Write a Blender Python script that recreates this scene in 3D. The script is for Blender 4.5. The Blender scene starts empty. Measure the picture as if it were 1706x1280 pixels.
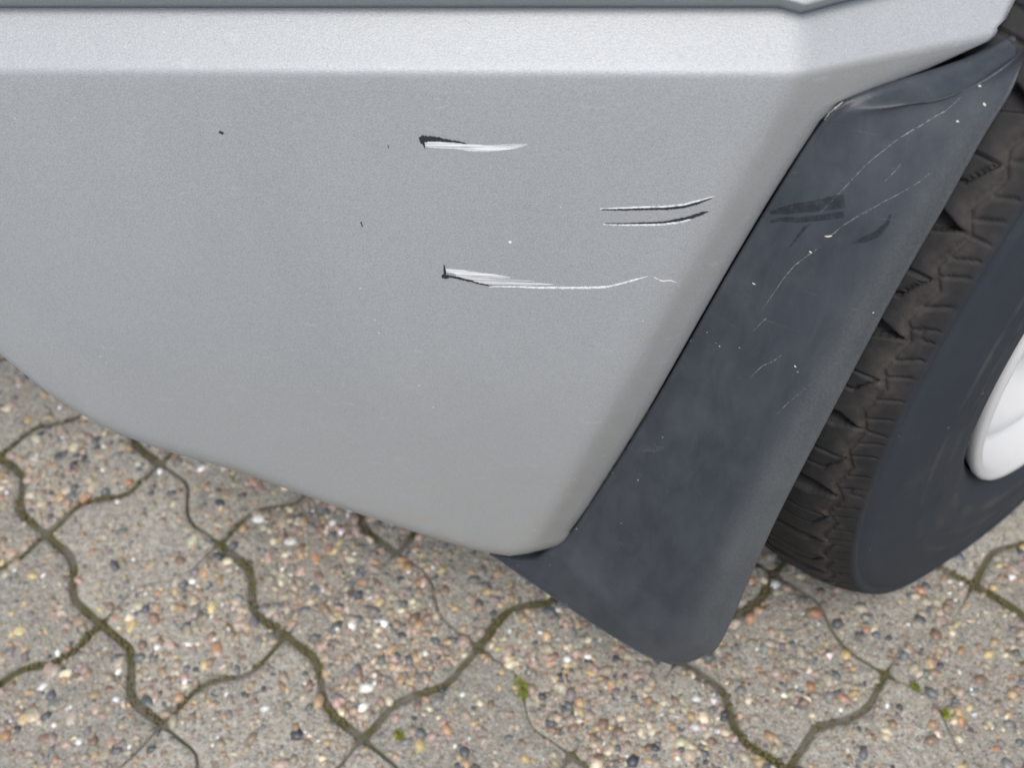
import bpy, bmesh, random
import numpy as np
from math import *
from mathutils import Vector, Matrix, noise as mnoise

# ------------------------------------------------------------------ camera, sky, sun, exposure
S = bpy.context.scene
COL = S.collection
cam = bpy.data.cameras.new("camera"); camo = bpy.data.objects.new("camera", cam); COL.objects.link(camo)
S.camera = camo
PITCH, ROLL, CAMH, FPX = 52.25, -5.135, .9354, 1647.6
p_, r_ = radians(PITCH), radians(ROLL)
f_ = Vector((0, cos(p_), -sin(p_))); x0_ = Vector((1, 0, 0)); u0_ = x0_.cross(f_)
x_ = cos(r_) * x0_ + sin(r_) * u0_; u_ = -sin(r_) * x0_ + cos(r_) * u0_
camo.matrix_world = Matrix(((x_.x, u_.x, -f_.x, 0), (x_.y, u_.y, -f_.y, 0), (x_.z, u_.z, -f_.z, CAMH), (0, 0, 0, 1)))
cam.sensor_width = 36; cam.lens = FPX / 1706 * 36; cam.clip_start = .02; cam.clip_end = 400
cam.dof.use_dof = True; cam.dof.focus_distance = .60; cam.dof.aperture_fstop = 6.6

SUN_EL, SUN_AZ = radians(67), radians(192)       # azimuth from +Y clockwise: high, behind the camera
W = bpy.data.worlds.new("World"); S.world = W; W.use_nodes = True
wn = W.node_tree.nodes; wl = W.node_tree.links; wn.clear()
sky = wn.new("ShaderNodeTexSky"); sky.sky_type = 'NISHITA'; sky.sun_disc = False
sky.sun_elevation = SUN_EL; sky.sun_rotation = SUN_AZ; sky.dust_density = 4; sky.ozone_density = 1.5
hs = wn.new("ShaderNodeHueSaturation"); hs.inputs['Saturation'].default_value = .8
bg = wn.new("ShaderNodeBackground"); bg.inputs['Strength'].default_value = .165
wo = wn.new("ShaderNodeOutputWorld")
wl.new(sky.outputs[0], hs.inputs['Color']); wl.new(hs.outputs[0], bg.inputs[0]); wl.new(bg.outputs[0], wo.inputs[0])
sl = bpy.data.lights.new("sun", 'SUN'); sl.energy = 2.0; sl.angle = radians(24); sl.color = (1, .965, .92)
so = bpy.data.objects.new("sun", sl); COL.objects.link(so)
sd = Vector((sin(SUN_AZ) * cos(SUN_EL), cos(SUN_AZ) * cos(SUN_EL), sin(SUN_EL)))
so.rotation_euler = sd.to_track_quat('Z', 'Y').to_euler(); so.location = sd * 20
S.view_settings.view_transform = 'Standard'; S.view_settings.look = 'None'
S.view_settings.exposure = 0.12; S.view_settings.gamma = 1

rnd = random.Random(7)
nprnd = np.random.RandomState(7)

# ------------------------------------------------------------------ node helpers
def mat(name):
    m = bpy.data.materials.new(name); m.use_nodes = True
    nt = m.node_tree; b = nt.nodes["Principled BSDF"]
    return m, nt, b
def N(nt, t, **kw):
    n = nt.nodes.new(t)
    for k, v in kw.items():
        if k in n.inputs.keys(): n.inputs[k].default_value = v
        else: setattr(n, k, v)
    return n
def L(nt, a, b): nt.links.new(a, b)
def ramp(nt, fac, stops):
    r = nt.nodes.new("ShaderNodeValToRGB"); e = r.color_ramp.elements
    while len(e) < len(stops): e.new(.5)
    for i, (p, c) in enumerate(stops):
        e[i].position = p; e[i].color = (*c, 1) if len(c) == 3 else c
    L(nt, fac, r.inputs[0]); return r
def g3(v): return (v, v, v)
def noise(nt, vec, scale, detail=4, rough=.55, dist=0):
    n = nt.nodes.new("ShaderNodeTexNoise"); n.inputs['Scale'].default_value = scale; n.inputs['Detail'].default_value = detail
    n.inputs['Roughness'].default_value = rough; n.inputs['Distortion'].default_value = dist
    L(nt, vec, n.inputs['Vector']); return n
def voro(nt, vec, scale, feature='F1', rand=1):
    n = nt.nodes.new("ShaderNodeTexVoronoi"); n.feature = feature; n.inputs['Scale'].default_value = scale
    n.inputs['Randomness'].default_value = rand; L(nt, vec, n.inputs['Vector']); return n
def mix(nt, fac, a, b, mode='MIX'):
    m = nt.nodes.new("ShaderNodeMix"); m.data_type = 'RGBA'; m.blend_type = mode
    for sock, v in ((m.inputs[0], fac), (m.inputs[6], a), (m.inputs[7], b)):
        if hasattr(v, 'links') or hasattr(v, 'is_linked'): L(nt, v, sock)
        elif isinstance(v, (int, float)): sock.default_value = v
        else: sock.default_value = (*v, 1)
    return m.outputs[2]
def bump(nt, h, strength, dist, prev=None):
    b = nt.nodes.new("ShaderNodeBump"); b.inputs['Strength'].default_value = strength; b.inputs['Distance'].default_value = dist
    L(nt, h, b.inputs['Height'])
    if prev: L(nt, prev, b.inputs['Normal'])
    return b.outputs[0]
def pos(nt): return nt.nodes.new("ShaderNodeNewGeometry").outputs['Position']
def scaled(nt, vec, s, rot=(0, 0, 0)):
    m = nt.nodes.new("ShaderNodeMapping"); m.inputs['Scale'].default_value = s; m.inputs['Rotation'].default_value = rot
    L(nt, vec, m.inputs['Vector']); return m.outputs[0]
def mth(nt, op, a, b=None):
    m = nt.nodes.new("ShaderNodeMath"); m.operation = op
    for s, v in ((m.inputs[0], a), (m.inputs[1], b)):
        if v is None: continue
        if isinstance(v, (int, float)): s.default_value = v
        else: L(nt, v, s)
    return m.outputs[0]

# ------------------------------------------------------------------ object helpers
def mesh_obj(name, verts, faces, mats, parent=None, smooth=True, mi=None):
    me = bpy.data.meshes.new(name); me.from_pydata([tuple(v) for v in verts], [], faces); me.update()
    for m in (mats if isinstance(mats, (list, tuple)) else [mats]): me.materials.append(m)
    if smooth: me.polygons.foreach_set('use_smooth', [True] * len(me.polygons))
    if mi is not None: me.polygons.foreach_set('material_index', mi)
    o = bpy.data.objects.new(name, me); COL.objects.link(o)
    if parent: o.parent = parent
    return o
def empty(name, loc=(0, 0, 0), parent=None):
    o = bpy.data.objects.new(name, None); COL.objects.link(o); o.location = loc; o.empty_display_size = .1
    if parent: o.parent = parent
    return o
def tag(o, label=None, cat=None, group=None, kind=None):
    if label: o['label'] = label
    if cat: o['category'] = cat
    if group: o['group'] = group
    if kind: o['kind'] = kind
    return o
def grid_faces(nr, nc, off=0, wrap=False, flip=False):
    F = []
    for i in range(nr - 1):
        for j in range(nc if wrap else nc - 1):
            a = off + i * nc + j; b = off + i * nc + (j + 1) % nc; c = b + nc; d = a + nc
            F.append((a, d, c, b) if flip else (a, b, c, d))
    return F

#SHAPE-BEGIN
import numpy as np
from math import *
AZA, AZB = radians(-9), radians(10)             # bearings of the bumper corner face and of the side face behind the crease
sA = np.array([cos(AZA), sin(AZA), 0]); nA = np.array([sA[1], -sA[0], 0])
sB = np.array([cos(AZB), sin(AZB), 0]); nB = np.array([sB[1], -sB[0], 0])
UP = np.array([0, 0, 1.])
ZT = .637                                       # height of the edge between ledge and face
P0 = np.array([.148, .408, 0.])
LT, LB = radians(15), radians(4)
def lean(z):
    t = (ZT - z) / (ZT - .25); return LT + (LB - LT) * min(max(t, 0), 1.3)
def g(z):
    n = 12; h = (ZT - z) / n
    return sum(tan(lean(z + h * (i + .5))) for i in range(n)) * h
def bend(w): return 1.1 * max(0, -.43 - w) ** 2
def faceA(w, z): return P0 + sA * w + nA * (g(z) - bend(w)) + UP * z
CRZ = [0.2951, 0.3262, 0.3573, 0.3883, 0.4194, 0.4505, 0.4816, 0.5127, 0.5438, 0.5748, 0.6059, 0.637]
CRW = [-0.1215, -0.111, -0.1003, -0.0894, -0.0782, -0.0668, -0.0552, -0.0433, -0.0312, -0.0189, -0.0063, 0.0065]
def wc(z):
    return float(np.interp(z, CRZ, CRW)) if z >= CRZ[0] else CRW[0] + (z - CRZ[0]) * .36
# seam with the flare: distance behind the crease, by height
SMZ = [.24, .26, .28, .37, .41, .47, .52, .56, .58, .6076, .6185, .6209, .6235, .6272, .6319, .637]
SMT = [.026, .0275, .0292, .0315, .0318, .0300, .0285, .0283, .029, .0308, .0386, .0543, .0722, .0927, .1024, .1064]
def tm(z): return float(np.interp(z, SMZ, SMT))
FIL = .007
def row_point(c, z):
    """c in 0..1 runs along the corner face, 1..2 along the side face up to the seam; returns point and outward normal"""
    wL = -.62; w1 = wc(z); T = tm(z)
    if c <= 1: a = wL + (w1 - wL) * (1 - (1 - c) ** 1.15); q = a - w1
    else: q = T * (c - 1)
    f = min(FIL, T * .6)
    base = faceA(w1, z)
    if q <= -f: return faceA(w1 + q, z), nA
    if q >= f: return base + sB * q, nB
    t = (q + f) / (2 * f)
    a = faceA(w1 - f, z); b = base; d = base + sB * f
    n = nA * (1 - t) + nB * t
    return a * (1 - t) ** 2 + b * 2 * t * (1 - t) + d * t * t, n / np.linalg.norm(n)
Z0C = [0, .08, .15, .2, .25, .3, .36, .42, .48, .54, .6, .66, .72, .77, .82, .87, .91, .94, 1.0, 1.25, 2.0]
Z0V = [0.5494, 0.5239, 0.4891, 0.4591, 0.4208, 0.3937, 0.3744, 0.3613, 0.3488, 0.3315, 0.3158, 0.302, 0.2887, 0.2783, 0.2691, 0.2602, 0.2569, 0.255, 0.2629, 0.2635, 0.264]
ROLL_R = .045
def z0(c): return float(np.interp(c, Z0C, Z0V))
NFACE, NROLL = 40, 16
def bumper_column(c, ledge):
    """points from the back of the ledge down over the face and under the bottom edge"""
    out = []
    zb = z0(c)
    ptop, n = row_point(c, ZT)
    a = radians(33)
    k_ = min(1, max(0, (c - .90) / .50)); k_ = k_ * k_ * (3 - 2 * k_); n = nA * (1 - k_) + nB * k_; n = n / np.linalg.norm(n)
    d = -n * cos(a) + UP * sin(a)
    Ln = ledge(c)
    e = .0032                                    # soft edge between ledge and face
    for q in (1.0, .8, .6, .4, .2):
        if Ln * q > e * 1.2: out.append(ptop + d * (Ln * q) + sB * (.030 * q * (max(0, c - 1.3) / .7) ** 2))
    pe0 = ptop + d * e; pe2, _ = row_point(c, ZT - e)
    for t in (0, .25, .5, .75, 1): out.append(pe0 * (1 - t) ** 2 + ptop * 2 * t * (1 - t) + pe2 * t * t)
    for i in range(1, NFACE + 1):
        z = ZT - e + (zb - ZT + e) * i / NFACE
        out.append(row_point(c, z)[0])
    pb, n = row_point(c, zb); b0 = lean(zb)
    for i in range(1, NROLL + 1):
        b = b0 + (radians(-105) - b0) * i / NROLL
        out.append(pb + n * ROLL_R * (cos(b) - cos(b0)) + UP * ROLL_R * (sin(b) - sin(b0)))
    return out
def ledge_len(c): return float(np.interp(c, [0, .97, 1.0, 1.3, 2.0], [.0345, .0335, .0300, .031, .034]))
CCOLS = [i / 44 for i in range(40)] + [.91, .925, .94, .95, .96, .97, .975, .98, .985, .99, .995, 1.0, 1.04, 1.08, 1.12, 1.16, 1.2, 1.25, 1.3, 1.36, 1.42, 1.5, 1.58, 1.66, 1.74, 1.82, 1.88, 1.93, 1.97, 2.0]
#SHAPE-END

# ------------------------------------------------------------------ materials
def m_silver():
    m, nt, b = mat("silver_paint_on_plastic"); P = pos(nt)
    n1 = noise(nt, scaled(nt, P, (1, 1, .7), (0, .6, 0)), 7, 6, .62, .8); n2 = noise(nt, P, 2300, 2, .5)
    n3 = noise(nt, scaled(nt, P, (1, 1, 2.2)), 900, 3, .6)
    base = mix(nt, n1.outputs[0], (.296, .320, .334), (.352, .371, .381))
    fl = ramp(nt, n2.outputs[0], [(.3, g3(.72)), (.7, g3(1.27))])
    base = mix(nt, 1.0, base, fl.outputs[0], 'MULTIPLY')
    # thin road film that settles low on the bumper
    sep = N(nt, "ShaderNodeSeparateXYZ"); L(nt, P, sep.inputs[0])
    low = N(nt, "ShaderNodeMapRange"); L(nt, sep.outputs['Z'], low.inputs[0])
    low.inputs[1].default_value = .46; low.inputs[2].default_value = .25
    n4 = noise(nt, scaled(nt, P, (1, 1, 3)), 38, 6, .65)
    f = mth(nt, 'MULTIPLY', low.outputs[0], ramp(nt, n4.outputs[0], [(.30, g3(.15)), (.66, g3(.95))]).outputs[0])
    base = mix(nt, f, base, (.335, .332, .312))
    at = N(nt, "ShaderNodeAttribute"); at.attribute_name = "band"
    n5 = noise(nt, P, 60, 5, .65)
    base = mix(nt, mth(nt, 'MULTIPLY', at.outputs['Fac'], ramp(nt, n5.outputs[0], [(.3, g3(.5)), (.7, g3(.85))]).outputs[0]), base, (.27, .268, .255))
    # pale specks of dust
    v = voro(nt, P, 75); sp = ramp(nt, v.outputs['Distance'], [(.0, g3(1)), (.035, g3(1)), (.05, g3(0))])
    vm = noise(nt, P, 21, 2); sp2 = mth(nt, 'MULTIPLY', sp.outputs[0], ramp(nt, mth(nt, 'ADD', vm.outputs[0], mth(nt, 'MULTIPLY', low.outputs[0], .12)), [(.53, g3(0)), (.62, g3(.65))]).outputs[0])
    base = mix(nt, sp2, base, (.7, .71, .72))
    # faint rubbed patches
    st = noise(nt, scaled(nt, P, (14, 14, 60), (0, .5, 0)), 3.0, 4, .7)
    base = mix(nt, mth(nt, 'MULTIPLY', ramp(nt, st.outputs[0], [(.62, g3(0)), (.74, g3(1))]).outputs[0], .14), base, (.62, .64, .66))
    L(nt, base, b.inputs['Base Color'])
    b.inputs['Metallic'].default_value = .15
    rr = ramp(nt, n1.outputs[0], [(.3, g3(.40)), (.75, g3(.5))]); L(nt, rr.outputs[0], b.inputs['Roughness'])
    L(nt, bump(nt, n3.outputs[0], .35, .0007), b.inputs['Normal'])
    return m
def m_flare():
    m, nt, b = mat("black_textured_plastic"); P = pos(nt)
    n1 = noise(nt, P, 14, 5, .6); n2 = noise(nt, scaled(nt, P, (6, 6, 1.6), (0, .55, .2)), 10, 6, .65, .4)
    base = mix(nt, ramp(nt, n2.outputs[0], [(.35, g3(0)), (.7, g3(1))]).outputs[0], (.029, .036, .045), (.045, .054, .064))
    # grey bloom on weathered plastic
    base = mix(nt, ramp(nt, n1.outputs[0], [(.5, g3(0)), (.8, g3(.4))]).outputs[0], base, (.088, .097, .105))
    at = N(nt, "ShaderNodeAttribute"); at.attribute_name = "flare_mark"  # paler grey band along the rear ridge of the flare
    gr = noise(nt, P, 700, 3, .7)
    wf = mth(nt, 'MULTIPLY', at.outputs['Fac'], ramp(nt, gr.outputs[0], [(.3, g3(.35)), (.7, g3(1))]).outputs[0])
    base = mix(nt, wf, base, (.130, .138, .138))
    # hair scratches, oblique
    w = noise(nt, scaled(nt, P, (10, 10, 190), (.25, .85, .2)), 3.2, 3, .8, .6)
    base = mix(nt, ramp(nt, w.outputs[0], [(.66, g3(0)), (.74, g3(.3))]).outputs[0], base, (.17, .175, .18))
    v = voro(nt, P, 120); sp = ramp(nt, v.outputs['Distance'], [(.0, g3(1)), (.05, g3(1)), (.075, g3(0))])
    vm = noise(nt, P, 30, 2); s2 = mth(nt, 'MULTIPLY', sp.outputs[0], ramp(nt, vm.outputs[0], [(.56, g3(0)), (.6, g3(.8))]).outputs[0])
    base = mix(nt, s2, base, (.6, .6, .56))
    L(nt, base, b.inputs['Base Color'])
    rr = ramp(nt, n2.outputs[0], [(.3, g3(.36)), (.7, g3(.52))]); L(nt, rr.outputs[0], b.inputs['Roughness']); b.inputs['Specular IOR Level'].default_value = .36
    fine = noise(nt, P, 1500, 2, .5)
    L(nt, bump(nt, n2.outputs[0], .2, .002, bump(nt, fine.outputs[0], .2, .0004)), b.inputs['Normal'])
    return m
def m_simple(name, col, rough=.6, metal=0, var=.15, scale=40):
    m, nt, b = mat(name); P = pos(nt); n = noise(nt, P, scale, 5, .6)
    lo = tuple(c * (1 - var) for c in col); hi = tuple(min(1, c * (1 + var)) for c in col)
    L(nt, mix(nt, n.outputs[0], lo, hi), b.inputs['Base Color'])
    b.inputs['Roughness'].default_value = rough; b.inputs['Metallic'].default_value = metal
    return m
def m_tread():
    m, nt, b = mat("dusty_tread_rubber"); P = pos(nt)
    n1 = noise(nt, scaled(nt, P, (1, 1, 1)), 30, 6, .7, .5); n2 = noise(nt, P, 130, 4, .6)
    at = N(nt, "ShaderNodeAttribute"); at.attribute_name = "dirt"
    dark = mix(nt, n2.outputs[0], (.010, .0105, .012), (.024, .0235, .024))
    brown = mix(nt, n2.outputs[0], (.032, .029, .026), (.088, .077, .066))
    f = mth(nt, 'ADD', mth(nt, 'MULTIPLY', ramp(nt, n1.outputs[0], [(.50, g3(0)), (.72, g3(1))]).outputs[0], .32), mth(nt, 'MULTIPLY', mth(nt, 'MULTIPLY', at.outputs['Fac'], n2.outputs[0]), .95))
    base = mix(nt, f, dark, brown)
    at2 = N(nt, "ShaderNodeAttribute"); at2.attribute_name = "wall"
    wall = mix(nt, n1.outputs[0], (.021, .028, .037), (.035, .043, .053))
    at3 = N(nt, "ShaderNodeAttribute"); at3.attribute_name = "ring"
    ringd = noise(nt, P, 22, 5, .65)
    wall = mix(nt, mth(nt, 'MULTIPLY', at3.outputs['Fac'], ramp(nt, ringd.outputs[0], [(.4, g3(.05)), (.65, g3(.7))]).outputs[0]), wall, (.13, .125, .115))
    wall = mix(nt, ramp(nt, ringd.outputs[0], [(.55, g3(0)), (.8, g3(.4))]).outputs[0], wall, (.075, .072, .068))
    v = voro(nt, P, 90); sp = ramp(nt, v.outputs['Distance'], [(.0, g3(1)), (.06, g3(1)), (.09, g3(0))])
    vm = noise(nt, P, 26, 2); s2 = mth(nt, 'MULTIPLY', sp.outputs[0], ramp(nt, vm.outputs[0], [(.56, g3(0)), (.6, g3(.4))]).outputs[0])
    wall = mix(nt, s2, wall, (.4, .36, .34))
    base = mix(nt, at2.outputs['Fac'], base, wall)
    L(nt, base, b.inputs['Base Color']); b.inputs['Roughness'].default_value = .7; b.inputs['Specular IOR Level'].default_value = .25
    L(nt, bump(nt, n2.outputs[0], .25, .001), b.inputs['Normal'])
    return m
def m_paver():
    m, nt, b = mat("washed_concrete"); P = pos(nt)
    oi = N(nt, "ShaderNodeObjectInfo")
    n1 = noise(nt, P, 24, 6, .65); n2 = noise(nt, P, 420, 4, .65); n3 = noise(nt, P, 110, 5, .7)
    base = mix(nt, n1.outputs[0], (.195, .186, .152), (.345, .333, .288))
    base = mix(nt, ramp(nt, n3.outputs[0], [(.42, g3(.0)), (.62, g3(.55))]).outputs[0], base, (.49, .475, .42))
    base = mix(nt, ramp(nt, n2.outputs[0], [(.34, g3(.75)), (.50, g3(0))]).outputs[0], base, (.07, .064, .052))
    v = voro(nt, P, 330); hsv = N(nt, "ShaderNodeSeparateColor"); L(nt, v.outputs['Color'], hsv.inputs[0])
    cr = ramp(nt, hsv.outputs[0], [(0, (.08, .08, .085)), (.22, (.24, .20, .16)), (.45, (.34, .32, .28)), (.62, (.40, .27, .15)), (.78, (.50, .47, .41)), (1, (.66, .64, .6))])
    cr.color_ramp.interpolation = 'CONSTANT'
    msk = mth(nt, 'MULTIPLY', ramp(nt, v.outputs['Distance'], [(.25, g3(1)), (.5, g3(0))]).outputs[0], ramp(nt, hsv.outputs[1], [(.18, g3(0)), (.32, g3(.9))]).outputs[0])
    base = mix(nt, msk, base, cr.outputs[0])
    base = mix(nt, 1.0, base, ramp(nt, oi.outputs['Random'], [(0, g3(.88)), (1, g3(1.1))]).outputs[0], 'MULTIPLY')
    L(nt, base, b.inputs['Base Color']); b.inputs['Roughness'].default_value = .8
    h = mth(nt, 'ADD', n2.outputs[0], mth(nt, 'MULTIPLY', v.outputs['Distance'], -.6))
    L(nt, bump(nt, h, .9, .0022), b.inputs['Normal'])
    return m
def m_bed():
    m, nt, b = mat("mossy_joint_sand"); P = pos(nt)
    n1 = noise(nt, P, 16, 5, .6); n2 = noise(nt, P, 300, 4, .6)
    sand = mix(nt, n2.outputs[0], (.070, .064, .050), (.20, .185, .15))
    moss = mix(nt, n2.outputs[0], (.044, .042, .013), (.105, .098, .034))
    base = mix(nt, ramp(nt, n1.outputs[0], [(.45, g3(0)), (.60, g3(1))]).outputs[0], sand, moss)
    L(nt, base, b.inputs['Base Color']); b.inputs['Roughness'].default_value = .95
    L(nt, bump(nt, n2.outputs[0], .8, .004), b.inputs['Normal'])
    return m
def m_far_paving():
    m, nt, b = mat("far_paving"); P = pos(nt)
    n1 = noise(nt, P, 1.2, 5, .6); n2 = noise(nt, P, 60, 5, .7)
    base = mix(nt, n1.outputs[0], (.22, .21, .185), (.33, .315, .285)); base = mix(nt, mth(nt, 'MULTIPLY', n2.outputs[0], .5), base, (.16, .14, .11))
    br = N(nt, "ShaderNodeTexBrick"); br.offset = .5
    br.inputs['Scale'].default_value = 1; br.inputs['Brick Width'].default_value = .2776; br.inputs['Row Height'].default_value = .1388
    br.inputs['Mortar Size'].default_value = .005; br.inputs['Color1'].default_value = (1, 1, 1, 1); br.inputs['Color2'].default_value = (.85, .85, .85, 1); br.inputs['Mortar'].default_value = (.25, .24, .14, 1)
    L(nt, scaled(nt, P, (1, 1, 1), (0, 0, .949)), br.inputs['Vector'])
    base = mix(nt, 1.0, base, br.outputs[0], 'MULTIPLY')
    L(nt, base, b.inputs['Base Color']); b.inputs['Roughness'].default_value = .85
    return m
def m_pebble(attr):
    m, nt, b = mat("pebble_stone"); P = pos(nt)
    if attr:
        a = N(nt, "ShaderNodeAttribute"); a.attribute_name = "tint"; c = a.outputs['Color']
    else:
        a = N(nt, "ShaderNodeObjectInfo"); c = a.outputs['Color']
    n = noise(nt, P, 260, 4, .6)
    c = mix(nt, 1.0, c, ramp(nt, n.outputs[0], [(.3, g3(.72)), (.7, g3(1.2))]).outputs[0], 'MULTIPLY')
    L(nt, c, b.inputs['Base Color']); b.inputs['Roughness'].default_value = .38
    return m
def m_moss(attr=True):
    m, nt, b = mat("moss_green"); P = pos(nt)
    n = noise(nt, P, 35, 3, .6); n2 = noise(nt, P, 500, 2)
    c = mix(nt, ramp(nt, n.outputs[0], [(.38, g3(0)), (.62, g3(1))]).outputs[0], (.082, .064, .034), (.095, .092, .022))
    c = mix(nt, mth(nt, 'MULTIPLY', n2.outputs[0], .5), c, (.15, .135, .06))
    L(nt, c, b.inputs['Base Color']); b.inputs['Roughness'].default_value = .9
    return m

M_SILVER = m_silver(); M_FLARE = m_flare(); M_TREAD = m_tread(); M_PAVER = m_paver(); M_BED = m_bed(); M_FAR = m_far_paving()
M_DARK = m_simple("black_inner_plastic", (.02, .022, .025), .7)
M_RIM = m_simple("white_wheel_paint", (.60, .61, .61), .34, 0, .07, 18)
M_GLASSLESS = m_simple("dark_underbody", (.025, .024, .023), .8)
M_GOUGE = m_simple("exposed_black_plastic", (.018, .019, .024), .55, 0, .4, 900)
def m_smear():
    m, nt, b = mat("rubbed_white_smear"); P = pos(nt)
    n = noise(nt, scaled(nt, P, (30, 30, 1500), (0, .03, .15)), 1.0, 4, .7)
    b.inputs['Base Color'].default_value = (.70, .73, .74, 1); b.inputs['Roughness'].default_value = .5
    L(nt, ramp(nt, n.outputs[0], [(.34, g3(.2)), (.56, g3(1))]).outputs[0], b.inputs['Alpha'])
    return m
M_SMEAR = m_smear()
def m_white():
    m, nt, b = mat("white_paint_mark"); P = pos(nt); n = noise(nt, P, 420, 4, .75)
    b.inputs['Base Color'].default_value = (.76, .78, .79, 1); b.inputs['Roughness'].default_value = .5
    L(nt, ramp(nt, n.outputs[0], [(.34, g3(.45)), (.54, g3(1))]).outputs[0], b.inputs['Alpha'])
    return m
M_WHITE = m_white()

# ------------------------------------------------------------------ ground and paving
far = mesh_obj("ground", [(-90, -90, -.034), (90, -90, -.034), (90, 90, -.034), (-90, 90, -.034)], [(0, 1, 2, 3)], M_FAR, smooth=False)
tag(far, kind='structure')
YAW, CELL, VR, OX, OY = -.949, .1388, 1.0076, -.5269, .5745
ua = np.array([cos(YAW), sin(YAW)]); va = np.array([-ua[1], ua[0]])
def latt(u, v): return np.array([OX, OY]) + ua * u * CELL + va * v * CELL * VR
def tolat(x, y):
    d = np.array([x - OX, y - OY]); return d @ ua / CELL, d @ va / CELL / VR
U0, U1, V0, V1 = -6, 10, -5, 11
bc = [latt(U0 - .1, V0 - .1), latt(U1 + .1, V0 - .1), latt(U1 + .1, V1 + .1), latt(U0 - .1, V1 + .1)]
nb = 60
bv = []
for i in range(nb + 1):
    for j in range(nb + 1):
        p = latt(U0 + (U1 - U0) * i / nb, V0 + (V1 - V0) * j / nb)
        bv.append((p[0], p[1], -.0050 + rnd.uniform(-.0012, .0012)))
pavement = mesh_obj("pavement", bv, grid_faces(nb + 1, nb + 1), M_BED); tag(pavement, kind='structure')
STRONG, MED, THIN, FAINT, NONE = .0038, .0028, .0015, .0008, .0001
EV = {(0, 0): STRONG, (1, 0): STRONG, (-1, 0): STRONG, (2, 0): THIN, (0, 1): THIN, (1, 1): STRONG, (2, 1): STRONG, (3, 1): THIN, (-1, 1): STRONG,
      (1, 2): STRONG, (2, 2): FAINT, (3, 2): FAINT, (4, 3): STRONG, (3, 3): STRONG, (4, 4): THIN, (5, 4): FAINT, (5, 5): STRONG, (4, 5): MED, (6, 5): MED}
EH = {(0, 0): STRONG, (0, 1): STRONG, (1, 0): FAINT, (1, 1): MED, (1, -1): STRONG, (2, 0): MED, (2, -1): THIN, (2, 1): NONE, (2, 2): STRONG, (3, 1): STRONG,
      (3, 2): STRONG, (3, 0): THIN, (4, 2): NONE, (4, 3): STRONG, (5, 3): MED, (5, 4): NONE, (4, 1): THIN, (6, 4): THIN, (3, -1): MED, (4, 4): MED}
def hw(kind, u, v):
    d = EV if kind == 'V' else EH
    if (u, v) in d: return d[(u, v)]
    r = random.Random(u * 131 + v * 17 + (5 if kind == 'V' else 0)).random()
    return STRONG if r < .45 else (MED if r < .65 else THIN)
def edge_pts(kind, u, v, n=15):
    """zigzag side of a paver from node to node"""
    T = [0, .06, .27, .36, .63, .73, .94, 1] ; A = [0, .012, .066, .074, -.074, -.066, -.012, 0]
    r = random.Random(u * 71 + v * 913 + (3 if kind == 'V' else 0)); amp = r.uniform(.9, 1.12)
    out = []
    ph = [r.uniform(0, 6.28) for _ in range(3)]
    for i in range(n):
        t = i / n
        a = float(np.interp(t, T, A)) * amp + .008 * sin(9 * t + ph[0]) * t * (1 - t) * 4 + .005 * sin(23 * t + ph[1]) * min(1, 6 * t, 6 * (1 - t))
        out.append((u + t, v + a) if kind == 'V' else (u - a, v + t))
    return out
def cell_outline(u, v):
    P, H = [], []
    def add(seq, h):
        P.extend(seq); H.extend([h] * len(seq))
    add(edge_pts('V', u, v), hw('V', u, v))
    add(edge_pts('H', u + 1, v), hw('H', u + 1, v))
    add(((edge_pts('V', u, v + 1) + [(u + 1, v + 1)])[::-1])[:-1], hw('V', u, v + 1))
    add(((edge_pts('H', u, v) + [(u, v + 1)])[::-1])[:-1], hw('H', u, v))
    return np.array([latt(*p) for p in P]), np.array(H)
def inset(P, H):
    a = np.roll(P, 1, 0); b = np.roll(P, -1, 0); t = b - a; t /= np.linalg.norm(t, axis=1)[:, None] + 1e-9
    n = np.stack([-t[:, 1], t[:, 0]], 1)
    return P + n * H[:, None]
RICH = {(0, 0): .35, (1, 0): .75, (1, 1): .95, (2, 1): 1.0, (0, 1): .5, (2, 0): .45, (3, 2): 1.0, (3, 1): .35, (4, 2): .9, (4, 3): .7, (5, 4): .5, (5, 3): .45, (2, 2): .8, (-1, 0): .7, (0, -1): .35, (1, -1): .55, (-1, 1): .8, (4, 1): .7, (5, 2): .9, (5, 5): .35, (3, 0): .5}
pav_plane = {}
top_poly = {}
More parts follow.
